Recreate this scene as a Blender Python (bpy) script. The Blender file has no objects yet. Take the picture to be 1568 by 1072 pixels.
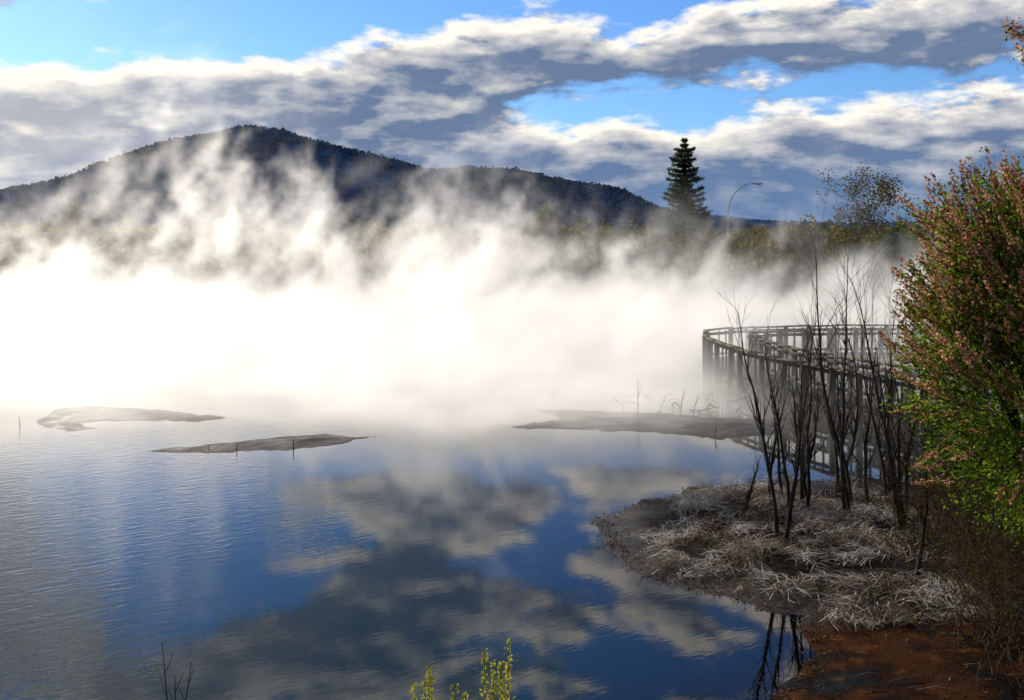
import bpy, math, random
import numpy as np
from mathutils import Vector, noise as mn
random.seed(7); rng=np.random.default_rng(7)
scn=bpy.context.scene
scn.view_settings.view_transform='Standard'
COL=scn.collection

# ---------------------------------------------------------------- helpers
def mesh_np(name,V,F,mats=None,midx=None,smooth=False,attrs=None,parent=None):
    V=np.asarray(V,dtype=np.float32); F=np.asarray(F,dtype=np.int32)
    me=bpy.data.meshes.new(name); k=F.shape[1]
    me.vertices.add(len(V)); me.vertices.foreach_set('co',V.ravel())
    me.loops.add(F.size); me.loops.foreach_set('vertex_index',F.ravel())
    me.polygons.add(len(F)); me.polygons.foreach_set('loop_start',np.arange(0,F.size,k,dtype=np.int32))
    for m in (mats or []): me.materials.append(m)
    if midx is not None: me.polygons.foreach_set('material_index',np.asarray(midx,dtype=np.int32))
    me.update(calc_edges=True)
    if smooth: me.polygons.foreach_set('use_smooth',np.ones(len(F),dtype=bool))
    if attrs:
        for n,a in attrs.items():
            at=me.attributes.new(n,'FLOAT','POINT'); at.data.foreach_set('value',np.asarray(a,dtype=np.float32))
    ob=bpy.data.objects.new(name,me); COL.objects.link(ob)
    if parent: ob.parent=parent
    return ob

class Geo:
    """collects quads"""
    def __init__(s): s.V=[];s.F=[];s.M=[];s.n=0
    def add(s,V,F,m=0):
        V=np.asarray(V,float).reshape(-1,3);F=np.asarray(F,int).reshape(-1,4)
        s.V.append(V);s.F.append(F+s.n);s.n+=len(V);s.M.append(np.full(len(F),m))
    def tube(s,P,R,m=0,k=5):
        P=np.asarray(P,float);n=len(P)
        T=np.gradient(P,axis=0);T/=np.linalg.norm(T,axis=1)[:,None]+1e-9
        ref=np.array([0.31,0.95,0.05]) if abs(T[:,2]).mean()>.6 else np.array([0.,0.,1.])
        A=np.cross(T,ref);A/=np.linalg.norm(A,axis=1)[:,None]+1e-9
        B=np.cross(T,A)
        an=np.arange(k)*2*math.pi/k
        R=np.asarray(R,float)
        V=P[:,None,:]+R[:,None,None]*(np.cos(an)[None,:,None]*A[:,None,:]+np.sin(an)[None,:,None]*B[:,None,:])
        i=np.arange(n-1)[:,None]*k;j=np.arange(k)[None,:];j2=(j+1)%k
        F=np.stack([i+j,i+j2,i+k+j2,i+k+j],-1).reshape(-1,4)
        s.add(V.reshape(-1,3),F,m)
    def box(s,a,b,w,h,m=0):
        a=np.array(a,float);b=np.array(b,float);t=b-a;t/=np.linalg.norm(t)
        up=np.array([0,0,1.]) if abs(t[2])<.9 else np.array([0.,1.,0.])
        x=np.cross(t,up);x/=np.linalg.norm(x);y=np.cross(x,t)
        c=[(-.5,-.5),(.5,-.5),(.5,.5),(-.5,.5)]
        V=[a+x*w*i+y*h*j for i,j in c]+[b+x*w*i+y*h*j for i,j in c]
        s.add(V,[[0,1,2,3],[7,6,5,4],[0,4,5,1],[1,5,6,2],[2,6,7,3],[3,7,4,0]],m)
    def leaves(s,C,L,W,D=None,m=0,up=0.0):
        C=np.asarray(C,float);n=len(C)
        r=rng.normal(size=(n,3));
        if D is not None: r=r*.6+np.asarray(D)*1.2
        r[:,2]+=up
        r/=np.linalg.norm(r,axis=1)[:,None]
        q=rng.normal(size=(n,3));q=np.cross(r,q);q/=np.linalg.norm(q,axis=1)[:,None]
        L=(np.ones(n)*L)[:,None]*rng.uniform(.6,1.3,(n,1));W=(np.ones(n)*W)[:,None]*rng.uniform(.6,1.3,(n,1))
        V=np.stack([C-r*L/2,C+q*W/2+r*L*.05,C+r*L/2,C-q*W/2-r*L*.05],1).reshape(-1,3)
        F=np.arange(n*4).reshape(n,4)
        s.add(V,F,m)
    def make(s,name,mats,smooth=False,parent=None):
        return mesh_np(name,np.concatenate(s.V),np.concatenate(s.F),mats,np.concatenate(s.M),smooth,None,parent)

def newmat(name):
    m=bpy.data.materials.new(name);m.use_nodes=True
    nt=m.node_tree;nt.nodes.clear();out=nt.nodes.new('ShaderNodeOutputMaterial')
    return m,nt,out
class NB:
    def __init__(s,nt): s.nt=nt;s.L=nt.links
    def n(s,t,**kw):
        x=s.nt.nodes.new(t)
        for k,v in kw.items(): setattr(x,k,v)
        return x
    def put(s,sock,v):
        if isinstance(v,bpy.types.NodeSocket): s.L.new(v,sock)
        elif v is not None: sock.default_value=v
    def m(s,op,a,b=None,c=None,clamp=False):
        x=s.n('ShaderNodeMath',operation=op,use_clamp=clamp)
        s.put(x.inputs[0],a)
        if b is not None: s.put(x.inputs[1],b)
        if c is not None: s.put(x.inputs[2],c)
        return x.outputs[0]
    def vm(s,op,a,b):
        x=s.n('ShaderNodeVectorMath',operation=op);s.put(x.inputs[0],a)
        if op=='SCALE': s.put(x.inputs['Scale'],b)
        else: s.put(x.inputs[1],b)
        return x.outputs[0]
    def xyz(s,x,y,z):
        c=s.n('ShaderNodeCombineXYZ');s.put(c.inputs[0],x);s.put(c.inputs[1],y);s.put(c.inputs[2],z);return c.outputs[0]
    def sep(s,v):
        c=s.n('ShaderNodeSeparateXYZ');s.put(c.inputs[0],v);return c.outputs
    def noise(s,v,scale,det=4,rough=.5,dist=0,col=False):
        x=s.n('ShaderNodeTexNoise');s.put(x.inputs['Vector'],v);x.inputs['Scale'].default_value=scale
        x.inputs['Detail'].default_value=det;x.inputs['Roughness'].default_value=rough;x.inputs['Distortion'].default_value=dist
        return x.outputs[1 if col else 0]
    def mr(s,v,a,b,c=0.,d=1.,t='SMOOTHSTEP'):
        x=s.n('ShaderNodeMapRange',interpolation_type=t);s.put(x.inputs[0],v)
        for i,k in enumerate((a,b,c,d)): s.put(x.inputs[i+1],k)
        return x.outputs[0]
    def mix(s,f,a,b,typ='RGBA'):
        x=s.n('ShaderNodeMix',data_type=typ)
        o={'RGBA':(6,7,2),'FLOAT':(2,3,0)}[typ]
        s.put(x.inputs[0],f);s.put(x.inputs[o[0]],a);s.put(x.inputs[o[1]],b);return x.outputs[o[2]]
    def curve(s,v,pts):
        x=s.n('ShaderNodeFloatCurve');c=x.mapping.curves[0]
        s.put(x.inputs['Value'],v)
        while len(c.points)>2: c.points.remove(c.points[1])
        c.points[0].location=pts[0];c.points[1].location=pts[-1]
        for p in pts[1:-1]: c.points.new(*p)
        x.mapping.update();return x.outputs[0]
    def ramp(s,v,stops):
        x=s.n('ShaderNodeValToRGB');s.put(x.inputs[0],v);e=x.color_ramp.elements
        while len(e)>1:e.remove(e[0])
        e[0].position=stops[0][0];e[0].color=(*stops[0][1],1)
        for p,c in stops[1:]:
            q=e.new(p);q.color=(*c,1)
        return x.outputs[0]

def mat_basic(name,c1,c2,scale=3,rough=.85,bump=.3,spec=.3,bscale=20):
    m,nt,out=newmat(name);b=NB(nt)
    tc=b.n('ShaderNodeTexCoord').outputs['Object']
    f=b.noise(tc,scale,6,.6)
    col=b.mix(b.mr(f,.35,.65),(*c1,1),(*c2,1))
    p=b.n('ShaderNodeBsdfPrincipled');b.put(p.inputs['Base Color'],col);p.inputs['Roughness'].default_value=rough
    p.inputs['Specular IOR Level'].default_value=spec
    bp=b.n('ShaderNodeBump');bp.inputs['Strength'].default_value=bump;bp.inputs['Distance'].default_value=.05
    b.put(bp.inputs['Height'],b.noise(tc,bscale,5,.6));b.put(p.inputs['Normal'],bp.outputs[0])
    b.put(out.inputs[0],p.outputs[0]);return m
def mat_leaf(name,cols,trans=.5,clump=.6,tcol=1.6):
    m,nt,out=newmat(name);b=NB(nt)
    g=b.n('ShaderNodeNewGeometry')
    tc=b.n('ShaderNodeTexCoord').outputs['Object']
    f=b.m('ADD',b.m('MULTIPLY',b.noise(tc,clump,2,.6),1.0),b.m('MULTIPLY',b.m('SUBTRACT',g.outputs['Random Per Island'],.5),.45),clamp=True)
    n=len(cols);col=b.ramp(f,[(.25+.5*i/(n-1),c) for i,c in enumerate(cols)])
    d=b.n('ShaderNodeBsdfDiffuse');b.put(d.inputs[0],col)
    t=b.n('ShaderNodeBsdfTranslucent');b.put(t.inputs[0],b.vm('MULTIPLY',col,(tcol,tcol,tcol*.6)))
    mx=b.n('ShaderNodeMixShader');mx.inputs[0].default_value=trans
    b.put(mx.inputs[1],d.outputs[0]);b.put(mx.inputs[2],t.outputs[0])
    b.put(out.inputs[0],mx.outputs[0]);return m

# ---------------------------------------------------------------- camera, sun
cam=bpy.data.cameras.new('camera');co=bpy.data.objects.new('camera',cam);COL.objects.link(co)
co.location=(0,0,5);co.rotation_euler=(math.radians(90),0,0)
cam.lens=35.3;cam.sensor_width=36;cam.shift_y=-0.122;cam.clip_end=20000;cam.clip_start=.1
scn.camera=co
AZ=math.radians(-38);EL=math.radians(23)
sdir=Vector((math.sin(AZ)*math.cos(EL),math.cos(AZ)*math.cos(EL),math.sin(EL)))
sun=bpy.data.lights.new('sun','SUN');sun.energy=5;sun.angle=math.radians(.5);sun.color=(1,.92,.79)
so=bpy.data.objects.new('sun',sun);COL.objects.link(so);so.rotation_euler=sdir.to_track_quat('Z','Y').to_euler();so.location=(-40,40,40)

# ---------------------------------------------------------------- sky
w=bpy.data.worlds.new('World');scn.world=w;w.use_nodes=True;nt=w.node_tree;nt.nodes.clear();b=NB(nt)
wo=b.n('ShaderNodeOutputWorld');bg=b.n('ShaderNodeBackground');bg.inputs[1].default_value=.1
sky=b.n('ShaderNodeTexSky',sky_type='NISHITA');sky.sun_disc=False;sky.sun_elevation=EL;sky.sun_rotation=AZ%(2*math.pi)
sky.air_density=1.0;sky.dust_density=.3;sky.ozone_density=3
D=b.n('ShaderNodeTexCoord').outputs['Generated'];x,y,z=b.sep(D)
az=b.m('ARCTAN2',x,y)
el=b.m('DIVIDE',z,b.m('MAXIMUM',b.m('SQRT',b.m('ADD',b.m('MULTIPLY',x,x),b.m('MULTIPLY',y,y))),.02))
def A(u): return (math.atan((u-784)/1539)+.6)/1.2
def K(pts): return [(0,pts[0][1]/.3)]+[(A(u),e/.3) for u,e in pts]+[(1,pts[-1][1]/.3)]
T1=K([(0,.147),(250,.16),(330,.170),(450,.163),(600,.192),(720,.2),(850,.212),(1000,.197),(1080,.212),(1300,.222),(1568,.222)])
B1=K([(0,.02),(300,.04),(600,.06),(740,.09),(820,.122),(950,.136),(1200,.143),(1568,.142)])
T2=K([(0,.12),(560,.12),(740,.115),(830,.106),(1000,.102),(1150,.110),(1300,.118),(1568,.13)])
def clouds(az,el):
    wv=b.xyz(b.m('MULTIPLY',az,9),b.m('MULTIPLY',el,23),0)
    n=b.noise(wv,1.5,5,.56,0)
    nl=b.noise(b.vm('ADD',b.xyz(b.m('MULTIPLY',az,9),b.m('MULTIPLY',el,17),0),(7.3,1.1,0)),.55,1,.5,0)
    t=b.m('DIVIDE',b.m('ADD',az,.6),1.2,clamp=True)
    t1=b.m('MULTIPLY',b.curve(t,T1),.3);b1=b.m('MULTIPLY',b.curve(t,B1),.3);t2=b.m('MULTIPLY',b.curve(t,T2),.3)
    c1=b.m('MINIMUM',b.m('SUBTRACT',t1,el),b.m('SUBTRACT',el,b1))
    c2=b.m('SUBTRACT',t2,el)
    c4=b.m('SUBTRACT',.008,b.m('ADD',b.m('ABSOLUTE',b.m('SUBTRACT',el,.208)),b.m('MULTIPLY',b.m('ABSOLUTE',b.m('ADD',az,.47)),.12)))
    c=b.m('MAXIMUM',b.m('MAXIMUM',c1,c2),c4)
    f=b.mr(el,.225,.25)
    hi=b.m('MULTIPLY',b.m('SUBTRACT',nl,.45),6)
    c=b.mix(f,b.m('MINIMUM',b.m('MULTIPLY',c,34),1.15),hi,'FLOAT')
    return b.m('ADD',c,b.m('MULTIPLY',b.m('SUBTRACT',n,.5),3.3))
r0=clouds(az,el)
r1=clouds(b.m('SUBTRACT',az,.008),b.m('ADD',el,.012))
alpha=b.mr(r0,-.20,.45)
gr_=b.m('SUBTRACT',r0,r1)
up_=b.m('MULTIPLY_ADD',gr_,1.4,.45,clamp=True)
lit=b.m('MULTIPLY_ADD',gr_,.55,.06)
lit=b.m('ADD',lit,b.m('MULTIPLY',b.m('SUBTRACT',b.noise(b.xyz(b.m('MULTIPLY',az,9),b.m('MULTIPLY',el,34),4),1.0,3,.5,0),.5),1.1),clamp=True)
thin=b.m('MULTIPLY',b.mr(r0,.1,1.1,.95,0),up_)
lit=b.m('ADD',lit,thin,clamp=True)
sunp=b.m('DIVIDE',b.m('SUBTRACT',b.m('MULTIPLY',az,-1),.15),.4,clamp=True)
lit=b.m('ADD',lit,b.m('MULTIPLY',sunp,.45),clamp=True)
lowhaze=b.mr(el,.0,.10,1,0)
dark=b.mix(lowhaze,(1.45,2.1,3.5,1),(1.2,2.2,4.1,1))
lit=b.m('MULTIPLY',lit,b.m('MAXIMUM',b.mr(el,.01,.075,.25,1),sunp))
ccol=b.mix(lit,dark,(10.8,10.2,9.2,1))
skb=b.vm('MULTIPLY',sky.outputs[0],(.62,.94,1.42))
skb=b.mix(lowhaze,skb,b.vm('MULTIPLY',skb,(.75,.85,.95)))
skyc=b.mix(alpha,skb,ccol)
b.put(bg.inputs[0],skyc);b.put(wo.inputs[0],bg.outputs[0])

# ---------------------------------------------------------------- terrain
MAIN=[(2.4,6),(2.6,9),(2.79,10.58),(3.48,11.75),(3.88,12.83),(3.16,13.27),(2.38,13.74),(1.74,14.38),(1.77,15.09),(1.61,15.87),(1.40,17.1),(2.31,18.1),(3.41,19.0),(5.04,19.6),(6.53,19.5),(7.7,19.2),(8.94,19.5),(11,19.8),(13,22),(14.5,26),(15,30),(17,34),(22,40),(26,48),(26,62),(400,62),(400,6)]
ISA=[(-12.19,25.9),(-12.39,27.3),(-11.58,27.7),(-9.37,27),(-7.25,26),(-8.04,25.6),(-9.77,25.7),(-10.76,25.3),(-10.4,24.7),(-10.52,24.2),(-11.35,24.8)]
ISB=[(-8.27,22.2),(-7.14,22.7),(-6.14,23.4),(-4.44,24.05),(-3.26,23.7),(-3.92,22.8),(-5.15,22.4),(-6.88,21.9)]
ISC=[(-.23,24.8),(1.1,25.65),(.89,27),(1.52,27.2),(3.76,26.8),(5.09,26.4),(6.67,25.9),(7.75,25.07),(6.52,24.1),(4.83,23.5),(4.27,23.8),(2.62,24.3),(1.38,24.7)]
def sdf(X,Y,poly):
    P=np.array(poly,float);Q=np.roll(P,-1,0);d=np.full(X.shape,1e9);ins=np.zeros(X.shape,bool)
    for (ax,ay),(bx,by) in zip(P,Q):
        ex,ey=bx-ax,by-ay;t=np.clip(((X-ax)*ex+(Y-ay)*ey)/(ex*ex+ey*ey),0,1)
        d=np.minimum(d,np.hypot(X-ax-t*ex,Y-ay-t*ey))
        c=((ay>Y)!=(by>Y));ins^=c&(X<(ex*(Y-ay)/(ey if ey else 1e-9)+ax))
    return np.where(ins,d,-d)
def nz(X,Y,s,o=0):
    f=np.empty(X.size);xr=X.ravel();yr=Y.ravel()
    for i in range(X.size): f[i]=mn.noise(Vector((xr[i]*s,yr[i]*s,o)))
    return f.reshape(X.shape)
def ground(X,Y):
    X=np.asarray(X,float);Y=np.asarray(Y,float)
    wob=nz(X,Y,.9)*.30+nz(X,Y,3.1,4)*.16+nz(X,Y,7,6)*.08
    fine=nz(X,Y,1.7,9)+.5*nz(X,Y,5,2)
    dm=sdf(X,Y,MAIN)+wob
    da=sdf(X,Y,ISA)+wob*1.1;db=sdf(X,Y,ISB)+wob*.9;dc=sdf(X,Y,ISC)+wob*1.2
    dn=(7-Y)+wob; df=(Y-60)+nz(X,Y,.12,3)*4
    hm=np.where(dm>0,.012+.075*np.clip(dm,0,2.2)+.06*np.clip(dm-3,0,14)+.045*fine*np.clip(dm,0,1),0)
    hi=lambda d:np.where(d>0,.055*np.clip(d,0,1)**.7*(.8+1.3*fine)+.004,0)
    hn=np.where(dn>0,np.clip(dn,0,8)*.48,0);hf=np.where(df>0,np.clip(df,0,20)*.08,0)
    h=np.maximum.reduce([hm,hi(da),hi(db),hi(dc),hn,hf])
    d=np.maximum.reduce([dm,da,db,dc,dn,df])
    dep=np.where(d<0,np.maximum(d*.13,-1.2),0)
    return h+dep,d,dm
def axis(lo,hi,step,far,g=1.22):
    a=list(np.arange(lo,hi,step));s=step;v=a[-1]
    while v<far: s*=g;v+=s;a.append(v)
    s=step;v=lo;L=[]
    while v>-far: s*=g;v-=s;L.append(v)
    return np.array(L[::-1]+a)
gx=axis(-14,12,.11,6000);gy=axis(9,29,.11,6000)
X,Y=np.meshgrid(gx,gy)
Z,Dd,Dm=ground(X,Y)
far=np.hypot(X,Y)>300
Z=np.where(far,1.4,Z)
veg=np.clip((Dm-.4)/.8,0,1)*((Y>12.4)&(Y<20.5)&(X>1.9))
veg2=np.clip(((Y-62)/5),0,1)+np.clip((X-14)/3,0,1)+np.clip((6-Y)/2,0,1)
red=np.clip((13.2-Y)/1.0,0,1)*(X>1)
nx,ny=len(gx),len(gy)
ii=(np.arange(ny-1)[:,None]*nx+np.arange(nx-1)[None,:]).ravel()
F=np.stack([ii,ii+1,ii+nx+1,ii+nx],1)
m,nt,out=newmat('mud_and_soil');b=NB(nt)
P=b.n('ShaderNodeTexCoord').outputs['Object']
def attr(n):
    a=b.n('ShaderNodeAttribute');a.attribute_name=n;return a.outputs['Fac']
n1=b.noise(P,.9,6,.62);n2=b.noise(P,9,5,.65);n3=b.noise(P,2.6,5,.7)
mud=b.mix(b.mr(n1,.35,.65),(.018,.015,.013,1),(.055,.043,.034,1))
mud=b.mix(b.mr(n3,.5,.62,0,.6),mud,(.085,.068,.05,1))
redc=b.mix(b.mr(n1,.42,.60),(.006,.005,.004,1),(.040,.015,.006,1))
redc=b.mix(b.mr(n3,.54,.66,0,.8),redc,(.075,.030,.010,1))
mud=b.mix(attr('red'),mud,redc)
lit_=b.mix(b.mr(n2,.35,.65),(.012,.010,.009,1),(.04,.034,.028,1))
c=b.mix(attr('veg'),mud,lit_)
gr=b.mix(b.mr(n1,.3,.7),(.02,.028,.010,1),(.05,.05,.02,1))
c=b.mix(attr('grass'),c,gr)
p=b.n('ShaderNodeBsdfPrincipled');b.put(p.inputs['Base Color'],c)
b.put(p.inputs['Roughness'],b.m('MAXIMUM',b.mr(n1,.35,.6,.30,.8),b.m('MAXIMUM',attr('grass'),attr('veg'))))
sp=b.mix(attr('red'),.14,b.mr(n1,.36,.5,.10,.015),'FLOAT')
b.put(p.inputs['Specular IOR Level'],b.m('MULTIPLY',b.m('SUBTRACT',1.0,b.m('MAXIMUM',attr('grass'),attr('veg'))),sp))
bp=b.n('ShaderNodeBump');bp.inputs['Strength'].default_value=.5;bp.inputs['Distance'].default_value=.03
b.put(bp.inputs['Height'],b.m('ADD',b.m('ADD',n2,n3),b.noise(P,40,3,.6)));b.put(p.inputs['Normal'],bp.outputs[0]);b.put(out.inputs[0],p.outputs[0])
mesh_np('ground',np.stack([X,Y,Z],-1).reshape(-1,3),F,[m],None,True,{'veg':veg.ravel(),'grass':np.clip(veg2,0,1).ravel(),'red':red.ravel()})

# water
wx=axis(-14,12,.3,170,1.3);wy=axis(8,30,.3,60,1.3);wy=wy[(wy>-5)&(wy<75)]
WX,WY=np.meshgrid(wx,wy);WZ,_,_=ground(WX,WY)
nx,ny=len(wx),len(wy);ii=(np.arange(ny-1)[:,None]*nx+np.arange(nx-1)[None,:]).ravel()
F=np.stack([ii,ii+1,ii+nx+1,ii+nx],1)
m,nt,out=newmat('lake_water');b=NB(nt);P=b.n('ShaderNodeTexCoord').outputs['Object']
dep=b.n('ShaderNodeAttribute');dep.attribute_name='depth';dep=dep.outputs['Fac']
px,py,_=b.sep(P)
calm=b.mr(b.m('ADD',b.m('MULTIPLY',px,-.16),b.m('MULTIPLY',b.noise(P,.16,4,.55),2.4)),1.5,2.4)
rv=b.xyz(b.m('ADD',b.m('MULTIPLY',px,1.3),b.m('MULTIPLY',py,.5)),b.m('ADD',b.m('MULTIPLY',py,3.6),b.m('MULTIPLY',px,-1.9)),0)
rip=b.m('ADD',b.noise(rv,2.0,2,.5,.8),b.m('MULTIPLY',b.noise(rv,5.0,2,.5,.3),.25))
amp=b.m('MULTIPLY_ADD',calm,.0060,.0003)
bp=b.n('ShaderNodeBump');bp.inputs['Strength'].default_value=1;bp.inputs['Distance'].default_value=1
b.put(bp.inputs['Height'],b.m('MULTIPLY',rip,amp))
gl=b.n('ShaderNodeBsdfGlossy');gl.inputs['Roughness'].default_value=.02;gl.inputs['Color'].default_value=(1,1,1,1);b.put(gl.inputs['Normal'],bp.outputs[0])
df=b.n('ShaderNodeBsdfDiffuse');df.inputs[0].default_value=(.004,.014,.020,1)
tr=b.n('ShaderNodeBsdfTransparent');tr.inputs[0].default_value=(.75,.72,.62,1)
mx=b.n('ShaderNodeMixShader');b.put(mx.inputs[0],b.mr(dep,.02,.42));b.put(mx.inputs[1],tr.outputs[0]);b.put(mx.inputs[2],df.outputs[0])
fr=b.n('ShaderNodeFresnel');fr.inputs[0].default_value=1.45;b.put(fr.inputs['Normal'],bp.outputs[0])
m2=b.n('ShaderNodeMixShader');b.put(m2.inputs[0],fr.outputs[0]);b.put(m2.inputs[1],mx.outputs[0]);b.put(m2.inputs[2],gl.outputs[0])
b.put(out.inputs[0],m2.outputs[0])
mesh_np('lake_water',np.stack([WX,WY,WX*0],-1).reshape(-1,3),F,[m],None,True,{'depth':np.clip(-WZ,0,2).ravel()})

# ---------------------------------------------------------------- hills
m,nt,out=newmat('forested_hillside');b=NB(nt);P=b.n('ShaderNodeTexCoord').outputs['Object']
c=b.mix(b.mr(b.noise(P,.010,6,.6),.38,.62),(.010,.036,.110,1),(.022,.062,.150,1))  # distance haze is put into the hill colour as blue
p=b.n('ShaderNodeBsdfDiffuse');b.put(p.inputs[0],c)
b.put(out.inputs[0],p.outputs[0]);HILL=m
RT=mat_leaf('hill_tree_foliage',[(.010,.034,.105),(.020,.052,.132),(.036,.074,.14)],.2,.012,1.0)  # same haze blue painted into the hill foliage colours
gt=Geo()
def hill(name,pts,Yr,width,ncan):
    us=np.array([q[0] for q in pts],float);vs=np.array([q[1] for q in pts],float)
    xs=(us-784)/1539*Yr;zs=5+(345-vs)/1539*Yr
    gx=np.linspace(xs[0],xs[-1],260);ty=np.linspace(-1,1,70)
    def H(X,T):
        n=np.zeros(X.shape)
        for k,s in enumerate((.004,.01,.025)): n+=nz(X,T*width,s,k)*(.5**k)
        R=np.interp(X,xs,zs);S=np.cos(np.clip(np.abs(T)**1.15,0,1)*math.pi/2)
        return np.maximum(R*S*(1+n*.22*np.abs(T)**.5*(1-S*.3))+n*2*np.abs(T),-3+0*R)
    X,T=np.meshgrid(gx,ty);Z=H(X,T);YY=Yr+T*width
    ny,nx=X.shape;ii=(np.arange(ny-1)[:,None]*nx+np.arange(nx-1)[None,:]).ravel()
    mesh_np(name,np.stack([X,YY,Z],-1).reshape(-1,3),np.stack([ii,ii+1,ii+nx+1,ii+nx],1),[HILL],None,True)
    cx=rng.uniform(xs[0],xs[-1],ncan);ct=rng.uniform(-1,.05,ncan);cz=H(cx,ct)
    k=cz>3;cx,ct,cz=cx[k],ct[k],cz[k];sz=np.array([2.6+3.0*max(0,mn.noise(Vector((a*.02,t*8,3)))) for a,t in zip(cx,ct)])
    C=np.stack([cx,Yr+ct*width,cz+sz*.3],1)
    for r in range(3): gt.leaves(C+rng.normal(size=C.shape)*1.4,sz*1.5,sz*1.2)
    return xs,zs
PR={}
hp=[(-500,345),(-250,325),(0,306),(60,296),(110,286),(200,262),(245,236),(300,219),(360,208),(400,202),(440,204),(480,218),(560,236),(610,248),(660,262),(760,282),(900,315),(1000,338),(1050,348)]
PR['a']=hill('mountain',hp,1500,420,18000)+(1500,)
hp2=[(480,350),(560,328),(620,285),(660,265),(720,260),(790,265),(850,280),(940,295),(985,318),(1010,328),(1060,338),(1120,349)]
PR['b']=hill('hill',hp2,1150,260,8000)+(1150,)
hp3=[(900,340),(1000,326),(1060,328),(1110,333),(1160,339),(1230,342),(1300,343),(1500,341),(2100,338),(2500,346)]
PR['c']=hill('hill',hp3,2300,300,3000)+(2300,)
for k,(xs,zs,Yr) in PR.items():
    span=xs[-1]-xs[0];N=int(span/ (14 if k!='c' else 18))
    for i in range(N):
        xx=rng.uniform(xs[0],xs[-1]);zz=np.interp(xx,xs,zs)
        if zz<12: continue
        big=mn.noise(Vector((xx*.02,Yr,0)))
        r=rng.uniform(1.4,3)*(1+max(0,big)*1.5)
        c=np.array([xx,Yr+rng.uniform(-12,6),zz+r*.4-1]);q=rng.normal(size=(26,3));q/=np.linalg.norm(q,axis=1)[:,None]
        gt.leaves(c+q*r*rng.uniform(.4,1,(26,1))*[1,1,.9],r*.9,r*.7)
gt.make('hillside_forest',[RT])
g=Geo();sx=(433-784)/1539*1500;sz=5+(345-203)/1539*1500
for dx,dy in ((-3,-3),(3,-3),(3,3),(-3,3)): g.tube([(sx+dx,1500+dy,sz-6),(sx+dx*.5,1500+dy*.5,sz+5)],[.5,.4])
g.box((sx-2.2,1500,sz+5.5),(sx+2.2,1500,sz+5.5),4,3)
g.tube([(sx,1500,sz+6),(sx,1500,sz+11)],[.4,.25])
STEEL=mat_basic('galvanised_steel',(.28,.3,.31),(.38,.4,.41),2,.5,.05,.5)
g.make('lookout_tower',[mat_basic('dark_steel',(.05,.06,.08),(.08,.09,.1))])

# ---------------------------------------------------------------- vegetation helpers
BARK=mat_basic('dark_bark',(.012,.009,.007),(.035,.026,.02),8,.9,.6,.2,30)
def crown(g,c,rad,n,L,W,m=0,lumps=14,up=.0):
    c=np.array(c);rad=np.array(rad)
    q=rng.normal(size=(lumps,3));q/=np.linalg.norm(q,axis=1)[:,None];q[:,2]=np.where(q[:,2]<-.3,-q[:,2]*.5,q[:,2])
    lc=q*rng.uniform(.35,.85,(lumps,1))
    k=rng.integers(0,lumps,n);s=rng.uniform(.18,.42,lumps)
    p=rng.normal(size=(n,3));p/=np.linalg.norm(p,axis=1)[:,None];p*=rng.uniform(.3,1,(n,1))**.5
    P=c+(lc[k]+p*s[k][:,None])*rad
    g.leaves(P,L,W,None,m,up)
def trunk_limbs(g,base,c,rad,r0,m,limbs=7):
    base=np.array(base,float);c=np.array(c,float)
    mid=(base+c)/2+rng.normal(size=3)*[.05,.05,0]*np.linalg.norm(c-base)
    g.tube([base,mid,c],[r0,r0*.75,r0*.4],m,6)
    for i in range(limbs):
        t=rng.uniform(.35,1);s=base+(c-base)*t;d=rng.normal(size=3);d[2]=abs(d[2])*.8+.2;d/=np.linalg.norm(d)
        e=c+d*np.array(rad)*.85
        g.tube([s,(s+e)/2+rng.normal(size=3)*.08*np.linalg.norm(e-s),e],[r0*.4,r0*.25,r0*.08],m,5)
BUSH=mat_leaf('scrub_foliage',[(.014,.020,.007),(.034,.04,.012),(.10,.08,.018),(.18,.12,.025)],.5,.35)
DARKG=mat_leaf('dark_tree_foliage',[(.010,.018,.010),(.022,.038,.016),(.045,.055,.018)],.35,.6)
OLIVE=mat_leaf('olive_foliage',[(.025,.03,.012),(.06,.06,.018),(.12,.10,.025)],.5,.5)

g=Geo()
for i in range(620):
    yy=rng.uniform(63,92);xx=rng.uniform(-64,36)
    dn=mn.noise(Vector((xx*.09,yy*.05,2)))
    topv=2.6+(yy-62)*.085+dn*1.5+rng.uniform(-.5,.6)
    topv=min(topv,5.0)
    rz=max(1.3,topv*.6);rx=rng.uniform(1.3,2.6)
    crown(g,(xx,yy,topv-rz*.78),(rx,rx,rz),230,.34,.24,0,9)
for i in range(260):
    yy=rng.uniform(95,150);xx=rng.uniform(-95,95)
    topv=rng.uniform(3.6,5.6);crown(g,(xx,yy,topv-2.2),(4,3,2.6),190,.7,.5,0,9)
g.make('scrub_bushland',[BUSH])
def tree(name,xx,yy,top,rad,mat,n=2600,L=.3,low=.3,base=1.0):
    g=Geo();h=top-base;cz=base+h*(low+ (1-low)/2);rz=h*(1-low)/2*1.15
    trunk_limbs(g,(xx,yy,base),(xx,yy,cz),(rad,rad,rz),max(.08,h*.025),1)
    crown(g,(xx,yy,cz),(rad,rad,rz),n,L,L*.65,0,22)
    g.make(name,[mat,BARK])
def at(u,v,Yd): return (u-784)/1539*Yd, 5+(345-v)/1539*Yd
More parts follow.
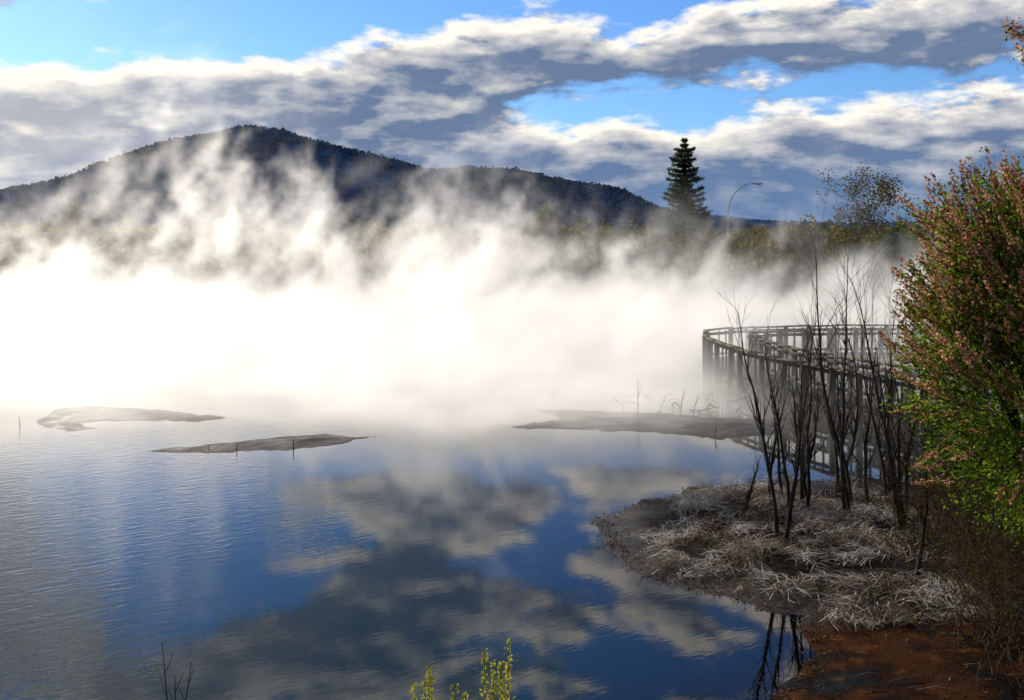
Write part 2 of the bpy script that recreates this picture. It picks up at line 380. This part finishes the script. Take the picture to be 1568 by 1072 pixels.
for (u,v,Yd,r,mt) in [(523,313,80,1.2,DARKG),(112,318,82,1.6,OLIVE),(838,322,84,2.0,OLIVE),(1022,330,88,2.4,DARKG),(1060,318,90,2.2,DARKG),(20,348,80,2.6,OLIVE),(240,348,84,2.4,OLIVE),(690,348,84,2.2,OLIVE),(930,350,84,2.4,OLIVE),(1230,352,70,3.0,OLIVE),(1330,350,62,3.0,OLIVE),(1420,345,56,3.0,DARKG),(1500,330,52,3.0,DARKG)]:
    a,c=at(u,v,Yd);tree('broadleaf_tree',a,Yd,c,r,mt,2400,.32,.15,1.2)
# ---- Norfolk pine
g=Geo();px_,top=at(1048,214,92);H=top-1.2
g.tube([(px_,92,1.2),(px_+.05,92,1.2+H*.5),(px_,92,top)],[.3,.2,.03],1,8)
tiers=20
for i in range(tiers):
    t=i/(tiers-1);zz=1.2+H*(.22+.77*t);R=2.25*(1-t)**.6*(.85+.3*rng.random())+.22
    if i%4==2: R*=.72
    nb=8
    for k in range(nb):
        a=k*2*math.pi/nb+i*.7+rng.uniform(-.2,.2);rr=R*rng.uniform(.6,1.2)
        d=np.array([math.cos(a),math.sin(a),0]);s=np.linspace(0,1,6)
        P=np.array([px_,92,zz])+d*rr*s[:,None]+np.array([0,0,1.])*(.22*rr*s**2-.04*s)[:,None]
        g.tube(P,np.linspace(.05,.015,6),1,4)
        n=int(44*rr)+10;tt=rng.uniform(.1,1,n);side=rng.normal(size=n)*.17*(1.15-tt*.5)*rr
        pr=np.array([-d[1],d[0],0])
        C=np.array([px_,92,zz])+d*(rr*tt)[:,None]+pr*side[:,None]+np.array([0,0,1.])*((.22*rr*tt**2)+rng.normal(size=n)*.09)[:,None]
        g.leaves(C,.36,.13,np.tile(d+[0,0,.35],(n,1)))
g.make('norfolk_pine',[mat_leaf('norfolk_pine_needles',[(.018,.032,.030),(.045,.058,.04),(.075,.085,.045)],.35,.8),BARK])
# ---- branches
def branch(g,p,d,L,r,depth,m=0,spread=.5,seg=4,upb=.15,tips=None,k=4):
    P=[np.array(p,float)];d=np.array(d,float)
    for i in range(seg):
        d=d+rng.normal(size=3)*.10+np.array([0,0,upb*.3]);d/=np.linalg.norm(d);P.append(P[-1]+d*L/seg)
    R=np.linspace(r,r*.5,seg+1)
    if depth==0: R[-1]=r*.2
    g.tube(P,R,m,k)
    if depth==0:
        if tips is not None: tips.append((P[-1],d))
        return
    nb=random.choice([2,3,3])
    for i in range(nb):
        j=random.randint(1,seg) if i else seg
        e=d+rng.normal(size=3)*spread;e/=np.linalg.norm(e)
        branch(g,P[j],e,L*rng.uniform(.6,.85),max(.0022,R[j]*.7),depth-1,m,spread,seg,upb,tips,k)
g=Geo();a,c=at(1335,250,66);tips=[]
for i in range(3): branch(g,(a+i*.4-.6,66,1.2),((i-1)*.22,0,1),2.5,.16,4,1,.42,4,.2,tips)
C=np.array([t[0] for t in tips]);C=np.repeat(C,24,0)+rng.normal(size=(len(C)*24,3))*.28
g.leaves(C,.16,.12)
g.make('sparse_tree',[mat_leaf('hazy_brown_foliage',[(.05,.05,.04),(.10,.09,.06),(.14,.11,.07)],.4,.5),mat_basic('grey_bark',(.08,.07,.06),(.14,.12,.1))])
g=Geo()
for i in range(70):
    xx=rng.uniform(12.5,24);yy=rng.uniform(25,44)
    if xx<14+ max(0,(yy-30))*.4: xx+=2.5
    branch(g,(xx,yy,.2),(rng.normal()*.15,rng.normal()*.15,1),1.6,.05,3,0,.35,3,.3,None,3)
for i in range(80):
    xx=rng.uniform(15.5,30);yy=rng.uniform(30,60)
    xx=max(xx,14.5+max(0,yy-30)*.42)
    crown(g,(xx,yy,2.1),(1.7,1.7,rng.uniform(1.8,2.9)),300,.22,.14,1,9)
g.make('leafless_thicket',[BARK,mat_leaf('brown_scrub',[(.012,.011,.007),(.03,.028,.012)],.35,.5)])

# ---------------------------------------------------------------- street lamps
def lamp(u,vtop,vbase,Yd,reach,pole_r=.09):
    a,zt=at(u,vtop,Yd);g=Geo();zb=1.2
    P=[(a,Yd,zb),(a,Yd,zb+(zt-zb)*.62)]
    for s in np.linspace(.1,1,9):
        P.append((a+reach*(1-math.cos(s*math.pi/2)),Yd,zb+(zt-zb)*(.62+.38*math.sin(s*math.pi/2))))
    g.tube(P,np.linspace(pole_r,pole_r*.55,len(P)),0,8)
    g.tube([(a,Yd,zb-.1),(a,Yd,zb+1.0)],[pole_r*1.7,pole_r*1.6],0,8)
    e=np.array(P[-1]);hx=np.sign(reach)
    g.tube([e,e+[.12*hx,0,0],e+[.5*hx,0,-.03],e+[.85*hx,0,-.02]],[.05,.10,.12,.04],0,8)
    g.box(e+[.2*hx,0,-.12],e+[.68*hx,0,-.12],.14,.05,1)
    g.make('street_lamp',[STEEL,mat_basic('lamp_glass',(.6,.6,.55),(.7,.7,.65),2,.2,0,.5)],True)
lamp(1115,281,385,88,2.2,.065);lamp(988,345,385,140,-1.6)

# ---------------------------------------------------------------- boardwalk
WOOD=mat_basic('weathered_timber',(.05,.038,.024),(.15,.115,.07),5,.85,.4,.2,35)
WOODD=mat_basic('dark_timber',(.013,.010,.008),(.038,.029,.02),5,.8,.4,.3,35)  # darker timber for deck, posts, lower rails and balusters
PATH=np.array([(17.5,35.8),(12,35.6),(8.9,35.2),(7.3,34.2),(7.15,32),(7.5,29.4),(8.4,27.0),(9.6,24.6),(10.8,22.3),(12.2,20.0),(13.5,18)])
seg=np.r_[0,np.cumsum(np.linalg.norm(np.diff(PATH,axis=0),axis=1))]
def pp(s): return np.array([np.interp(s,seg,PATH[:,0]),np.interp(s,seg,PATH[:,1])])
def side(s,o):
    d=pp(min(s+.3,seg[-1]))-pp(max(s-.3,0));d/=np.linalg.norm(d);return pp(s)+np.array([-d[1],d[0]])*o
g=Geo();DK=.38;TOP=1.36;L=seg[-1]
jit=lambda s=.012: rng.normal()*s
for s in np.arange(0.08,L-.1,.155):
    a=side(s,-.75+jit());c=side(s,.75+jit());g.box((*a,DK+jit(.004)),(*c,DK+jit(.004)),.14,.04,1)
for o in (-.82,.82):
    ss=np.arange(0,L,.95)
    for s in ss:
        a=side(s,o);g.box((a[0],a[1],-1.0),(a[0]+jit(.03),a[1]+jit(.03),TOP-.03),.14,.14,1)
        if s+.95<L:
            c=side(s+.95,o)
            g.box((*a,TOP+jit()),(*c,TOP+jit()),.16,.05,0)
            o2=o-.095*np.sign(o);a2=side(s,o2);c2=side(s+.95,o2)
            g.box((*a2,TOP-.13),(*c2,TOP-.13),.035,.10,1)
            g.box((*a2,DK+.14),(*c2,DK+.14),.035,.09,1)
            g.box((*a2,DK-.16),(*c2,DK-.16),.05,.24,0)
            for q in (.3,.62):
                e=side(s+q,o2+.04*np.sign(o));g.box((*e,DK+.1),(*e,TOP-.05),.04,.06,1)
g.make('boardwalk',[WOOD,WOODD])

# ---------------------------------------------------------------- bare saplings on the spit
def gz(x,y): return float(ground(np.array([x]),np.array([y]))[0][0])
def sapling(xx,yy,h,stems,lean=(0,0)):
    g=Geo();z0=gz(xx,yy)-.05
    for s in range(stems):
        d=np.array([rng.normal()*.07+lean[0],rng.normal()*.08+lean[1],1.])
        hh=h*rng.uniform(.7,1);P=[np.array([xx+rng.normal()*.09,yy+rng.normal()*.09,z0])];n=12
        for i in range(n):
            d=d+np.array([rng.normal()*.075,rng.normal()*.08,.13]);d/=np.linalg.norm(d);P.append(P[-1]+d*hh/n)
        R=np.linspace(.036,.005,n+1)*(1+rng.normal(size=n+1)*.06);g.tube(P,R,0,6)
        for i in range(3,n+1):
            for k in range(rng.integers(1,4)):
                e=d*1.0+rng.normal(size=3)*[.38,.38,.2];e[2]=abs(e[2])+.25;e/=np.linalg.norm(e)
                branch(g,P[i],e,hh*rng.uniform(.07,.20),max(.0035,R[i]*.45),1,0,.33,3,.3,None,4)
    g.make('bare_sapling',[BARK])
for a in [(4.2,15.3,4.1,2),(4.5,15.9,3.2,1),(5.5,16.6,4.6,2,(-.02,0)),(4.9,16.9,3.0,2),(5.15,17.4,2.6,2),(6.0,17.0,3.6,2),(6.45,16.3,4.0,2),(5.55,13.9,3.9,1,(.02,0)),(6.7,17.8,3.4,2),(3.75,16.6,1.45,1),(7.0,16.6,3.8,2),(5.75,17.8,4.2,2),(4.55,17.6,2.2,2),(7.5,17.6,3.4,2),(6.15,15.6,3.6,2)]:
    sapling(*a)

# ---------------------------------------------------------------- reed litter on the spit
STRAW=mat_leaf('bleached_reed_straw',[(.03,.024,.018),(.13,.10,.065),(.36,.30,.24),(.66,.65,.65)],.3,1.3,1.0)
n=64000
cx=rng.uniform(1.6,9.5,n);cy=rng.uniform(12.3,19.6,n)
h,d,dm=ground(cx,cy)
den=np.clip((dm-.12)/.5,0,1)*np.clip((cx-1.75-(cy-15.3).clip(0)*.45)*1.5,0,1)
dens2=np.array([mn.noise(Vector((a*1.1,c*1.1,5)))+.6*mn.noise(Vector((a*3,c*3,8)))for a,c in zip(cx,cy)])
keep=(rng.random(n)<den*(.55+dens2*1.4));cx,cy,h=cx[keep],cy[keep],h[keep];n=len(cx)
hump=np.array([max(0,mn.noise(Vector((a*1.6,c*1.6,21))))for a,c in zip(cx,cy)])
swirl=np.array([mn.noise(Vector((a*.6,c*.6,11)))for a,c in zip(cx,cy)])*5+rng.normal(size=n)*.7
Ln=rng.uniform(.10,.42,n);r=np.stack([np.cos(swirl),np.sin(swirl),rng.normal(size=n)*.25],1)
sdv=np.cross(r,[0,0,1.]);sdv/=np.linalg.norm(sdv,axis=1)[:,None]
C=np.stack([cx,cy,h+rng.uniform(.01,.09,n)+hump*.40*rng.random(n)],1);W=rng.uniform(.002,.006,n)[:,None]
up=np.array([0,0,1.])*rng.uniform(0,.05,(n,1))
V=np.stack([C-r*Ln[:,None]/2-sdv*W,C-r*Ln[:,None]/2+sdv*W,C+up+sdv*W,C+up-sdv*W,C+r*Ln[:,None]/2-sdv*W*.4,C+r*Ln[:,None]/2+sdv*W*.4],1).reshape(-1,3)
k=np.arange(n)[:,None]*6
F=np.concatenate([k+[0,1,2,3],k+[3,2,5,4]])
mesh_np('reed_litter',V,F,[STRAW])
# small debris washed up on the mud
n=26000;cx=rng.uniform(1.2,7.5,n);cy=rng.uniform(10.0,20,n);h,d,dm=ground(cx,cy)
pr=np.exp(-((dm-.12)/.16)**2)*.75+.16*(dm>0)*(np.array([mn.noise(Vector((a*2,c*2,1))) for a,c in zip(cx,cy)])>-.02)
k=(rng.random(n)<pr)&(dm>-.25);g=Geo();C=np.stack([cx[k],cy[k],np.maximum(h[k],0)+.012],1);g.leaves(C,.05,.018,np.tile([1.,.3,0],(len(C),1)))
for i in range(26):
    a,c=rng.uniform(3.6,6.4),rng.uniform(10.3,12.6);th=rng.uniform(-.6,.6);Lq=rng.uniform(.2,.7);zz=gz(a,c)+.02
    if zz>.02: g.tube([(a,c,zz),(a+math.cos(th)*Lq*.5,c+math.sin(th)*Lq*.5,zz+.05),(a+math.cos(th)*Lq,c+math.sin(th)*Lq,zz+.02)],[.008,.006,.003],0,4)
g.make('shore_debris',[mat_leaf('debris_litter',[(.02,.014,.01),(.09,.06,.035),(.24,.18,.12)],.1,5,1.)])

# ---------------------------------------------------------------- flowering shrub tree at right
GREEN=mat_leaf('fresh_green_leaves',[(.025,.05,.008),(.07,.12,.014),(.15,.22,.02)],.5,1.6)
PINK=mat_leaf('pink_brown_flowers',[(.12,.035,.022),(.38,.16,.11),(.72,.46,.36)],.4,2.5,1.1)
g=Geo();base=np.array([6.6,11.2,.25])
LOBES=[(np.array([6.3,11.1,3.35]),np.array([2.1,1.8,2.1]),1500),(np.array([6.15,11.1,4.4]),np.array([1.75,1.6,1.2]),750)]
for cc,rad,n in LOBES:
    for i in range(9):
        d=rng.normal(size=3);d[2]=abs(d[2]);d/=np.linalg.norm(d);e=cc+d*rad*.8
        mid=base+(e-base)*.5+rng.normal(size=3)*.15;g.tube([base+rng.normal(size=3)*[.1,.1,0],mid,e],[.07,.045,.012],2,6)
    for i in range(n):
        d=rng.normal(size=3);d/=np.linalg.norm(d)
        s=cc+d*rad*rng.uniform(.35,.86);grow=d*.6+np.array([-.16,0,.8 if s[2]>3 else .15])+rng.normal(size=3)*.25;grow/=np.linalg.norm(grow)
        Lt=rng.uniform(.25,.65)*(1.3 if s[2]>4.4 else 1);t=np.linspace(0,1,5)[:,None];P=s+grow*Lt*t+np.array([0,0,-.08])*t**2
        g.tube(P,np.linspace(.007,.003,5),2,4)
        m_=44;tt=rng.random(m_)**.9
        C=s+grow*Lt*tt[:,None]*.85+rng.normal(size=(m_,3))*.055;g.leaves(C,.052,.027,np.tile(grow,(m_,1)),0)
        hf=np.clip((s[2]-2.7)/1.2,0,1)*.62+np.clip((5.7-s[0])/1.2,0,1)*.5
        if rng.random()<hf:
            m_=78;tt=rng.uniform(.25,1.04,m_);C=s+grow*Lt*tt[:,None]+rng.normal(size=(m_,3))*.030*(1.3-tt)[:,None]
            g.leaves(C,.036,.030,None,1)
    crown(g,cc+[.3,.1,-.2],rad*.82,10000,.06,.035,0,24)
for (tx,tz) in ((5.42,7.30),(5.75,7.6),(5.6,6.95),(5.75,7.1)):
    P=np.array([[6.7,11.2,4.6],[6.5,11.0,5.8],[6.1,11,6.6],[tx,11,tz-.1]]);g.tube(P,[.03,.02,.012,.004],2,5)
    for j in range(140):
        t=rng.uniform(.62,1)*3;i0=min(int(t),2);q=P[i0]+(P[i0+1]-P[i0])*(t-i0)
        C=q+rng.normal(size=(6,3))*.05;g.leaves(C,.045,.03,None,1 if rng.random()<.7 else 0)
g.make('flowering_shrub',[GREEN,PINK,BARK])

# ---------------------------------------------------------------- dry brush lower right
DRY=mat_basic('dry_twigs',(.014,.010,.007),(.055,.035,.02),8,.9,.2)
RUST=mat_leaf('rusty_leaves',[(.02,.010,.005),(.07,.035,.010),(.045,.05,.014)],.4,2)
def brush(name,x0,x1,y0,y1,n,h):
    g=Geo();tips=[]
    for i in range(n):
        xx=rng.uniform(x0,x1);yy=rng.uniform(y0,y1)
        branch(g,(xx,yy,gz(xx,yy)-.03),(rng.normal()*.4-.1,rng.normal()*.3,1),h*rng.uniform(.4,.75),.012,3,0,.5,4,.05,tips,3)
    C=np.array([t[0] for t in tips]);C=C[rng.random(len(C))<.6];C=np.repeat(C,7,0)+rng.normal(size=(len(C)*7,3))*.08
    g.leaves(C,.038,.022,None,1);g.make(name,[DRY,RUST])
brush('dry_brush',5.15,6.8,10.0,12.2,100,1.1)
brush('dry_brush',5.9,8.2,12.2,15.5,170,1.15)
brush('dry_brush',6.8,9.8,15.5,18.8,100,1.15)

# ---------------------------------------------------------------- twigs sticking from the water/mud
g=Geo()
for (u,v0,v1,ln) in [(977,640,588,0),(957,633,618,-.4),(1042,636,600,.15),(1060,640,610,.3),(847,618,602,.0),(449,690,676,0),(362,690,680,0),(318,690,683,.1),(30,655,640,-.1),(1010,630,610,.5),(1095,670,650,.1)]:
    Yd=7695/(v0-345);xx=(u-784)*5/(v0-345);H=abs(v0-v1)/1539*Yd*1.15
    P=[(xx,Yd,-.1),(xx+ln*H*.4,Yd,H*.5),(xx+ln*H,Yd,H)];g.tube(P,[.014,.009,.004],0,5)
    if H>.3: g.tube([P[1],(P[1][0]+.12,Yd+.05,H*.85)],[.006,.003],0,4)
g.make('driftwood_twigs',[BARK])
g=Geo()
for i in range(22):
    cx_=rng.uniform(3.2,6.6);cy_=rng.uniform(26.8,29.0);r=rng.uniform(.25,.6);a0=rng.uniform(0,6)
    an=np.linspace(a0,a0+rng.uniform(.7,2.2),7);P=np.stack([cx_+np.cos(an)*r,cy_+np.sin(an)*r,.02+.25*np.sin(np.linspace(0,math.pi,7))*rng.random()],1);g.tube(P,np.linspace(.014,.005,7),0,4)
g.make('fallen_branches',[BARK])

# ---------------------------------------------------------------- foreground bank plants
YEL=mat_leaf('yellow_green_sprigs',[(.12,.14,.02),(.32,.32,.03),(.45,.40,.05)],.4,6)
g=Geo()
for (xx,yy,top) in ((-.17,6.2,2.38),(-.06,6.3,2.40),(-.10,6.1,2.34),(-.14,6.15,2.28),(-.07,6.2,2.30),(-.56,6.2,2.28),(-.50,6.3,2.24),(-.60,6.2,2.18),(-.53,6.25,2.16),(-.35,6.2,2.16),(-.02,6.15,2.26),(-.28,6.2,2.12)):
    z0=gz(xx,yy);P=np.array([[xx,yy,z0],[xx+.02,yy,(z0+top)/2],[xx+rng.normal()*.03,yy,top]]);g.tube(P,[.006,.004,.002],1,4)
    n=260;t=rng.uniform(.45,1,n);C=P[0]+(P[2]-P[0])*t[:,None]+rng.normal(size=(n,3))*.026*(1.4-t)[:,None];g.leaves(C,.026,.013,np.tile([0,0,.8],(n,1)))
g.make('yellow_flowering_weed',[YEL,DRY])
g=Geo()
for k,(tx,tz) in enumerate(((-2.16,2.42),(-1.98,2.30),(-2.08,2.22))):
    z0=gz(-2.08,6.2);P=np.array([(-2.08,6.2,z0),(-2.09+k*.02,6.2,1.2),(-2.08+(tx+2.08)*.5,6.2,1.95),(tx,6.2,tz)]);g.tube(P,[.010,.008,.005,.002],0,5)
    for j in range(3): branch(g,P[2]+(P[3]-P[2])*j*.3,((-1)**j*.5,.1,1),.14,.003,0,0,.2,4,.2,None,4)
g.make('bare_twig_plant',[BARK])

# ---------------------------------------------------------------- steam (real volume)
ms,nt,out=newmat('steam_vapour');b=NB(nt)
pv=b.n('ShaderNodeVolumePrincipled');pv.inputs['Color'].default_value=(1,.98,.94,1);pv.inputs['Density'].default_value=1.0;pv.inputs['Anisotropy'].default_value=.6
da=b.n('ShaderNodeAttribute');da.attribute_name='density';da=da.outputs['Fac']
# added glow stands in for multiple scattering in the steam; grows with density
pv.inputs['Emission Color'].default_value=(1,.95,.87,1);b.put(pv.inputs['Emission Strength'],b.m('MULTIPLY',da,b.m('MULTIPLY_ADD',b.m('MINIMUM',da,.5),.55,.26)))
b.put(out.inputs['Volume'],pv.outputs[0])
ng=bpy.data.node_groups.new('steam_field','GeometryNodeTree')
ng.interface.new_socket('Geometry',in_out='INPUT',socket_type='NodeSocketGeometry')
ng.interface.new_socket('Geometry',in_out='OUTPUT',socket_type='NodeSocketGeometry')
b=NB(ng);go=b.n('NodeGroupOutput')
vc=b.n('GeometryNodeVolumeCube')
mnv=(-36,20,0);mxv=(26,62,13)
vc.inputs['Min'].default_value=mnv;vc.inputs['Max'].default_value=mxv
vc.inputs['Resolution X'].default_value=240;vc.inputs['Resolution Y'].default_value=130;vc.inputs['Resolution Z'].default_value=56
P=b.n('GeometryNodeInputPosition').outputs[0];x,y,z=b.sep(P)
warp=b.noise(P,.25,2,.5,0,True)
lp=b.xyz(b.m('SUBTRACT',x,b.m('MULTIPLY',z,.35)),y,b.m('MULTIPLY',z,.72))
q=b.vm('ADD',lp,b.vm('SCALE',warp,2.8))
n=b.noise(q,.47,6,.60,.35)
big=b.noise(b.vm('ADD',lp,(3,5,0)),.11,2,.5)
t=b.m('DIVIDE',b.m('ADD',x,42),72,clamp=True)
xs_=[(-42,6),(-24,6),(-18.5,8.0),(-14.5,11.5),(-10.5,10.5),(-8,6.5),(-5.5,7.5),(-2,9.2),(1.4,8.5),(3.5,6.5),(6,5.8),(9,6.8),(13,6.4),(17,4.6),(22,3),(30,1)]
zm=b.m('MULTIPLY',b.curve(t,[((a+42)/72,c/12) for a,c in xs_]),12)
zr=b.m('DIVIDE',z,zm)
edge=b.m('ADD',y,b.m('MULTIPLY',b.m('SUBTRACT',b.noise(P,.15,3,.5),.5),10))
ym=b.mr(b.m('ADD',edge,b.mr(x,-8,6,-1,2.0,'LINEAR')),22.5,28.5);ym2=b.mr(edge,29,37);yf=b.mr(y,57,61.5,1,0)
xr=b.mr(b.m('ADD',x,b.m('MULTIPLY',b.m('SUBTRACT',y,30),-.35)),3.5,9,1,.12)
hgt=b.m('MULTIPLY_ADD',big,-1.8,2.35)
base=b.m('MULTIPLY',b.m('SUBTRACT',b.m('EXPONENT',b.m('MULTIPLY',b.m('MULTIPLY',z,-1),hgt)),.03,clamp=True),b.m('MULTIPLY_ADD',n,2.2,-.62,clamp=True))
base=b.m('MULTIPLY',b.m('MULTIPLY',base,xr),b.m('MULTIPLY',ym,1.3))
thr=b.m('ADD',b.m('MULTIPLY_ADD',zr,.15,.497),b.m('MULTIPLY',b.m('SUBTRACT',.5,big),.42))
w_=b.m('MULTIPLY',b.m('SUBTRACT',n,thr),9,clamp=True)
w_=b.m('ADD',w_,b.m('MULTIPLY',b.m('SUBTRACT',1.0,zr,clamp=True),.015))
w_=b.m('MULTIPLY',w_,b.mr(zr,.45,1.3,1,.0))
w_=b.m('MULTIPLY',w_,b.m('MULTIPLY',ym2,.34))
d=b.m('MULTIPLY',b.m('ADD',base,w_),yf)
b.put(vc.inputs['Density'],d)
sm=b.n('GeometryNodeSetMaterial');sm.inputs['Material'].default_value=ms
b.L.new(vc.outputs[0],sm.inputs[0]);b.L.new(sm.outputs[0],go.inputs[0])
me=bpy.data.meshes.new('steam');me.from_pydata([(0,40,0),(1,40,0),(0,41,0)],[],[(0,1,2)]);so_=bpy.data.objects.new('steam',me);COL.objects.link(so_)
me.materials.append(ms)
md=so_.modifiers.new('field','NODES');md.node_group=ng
try: ms.cycles.volume_step_rate=6.0
except Exception as e: print(e)
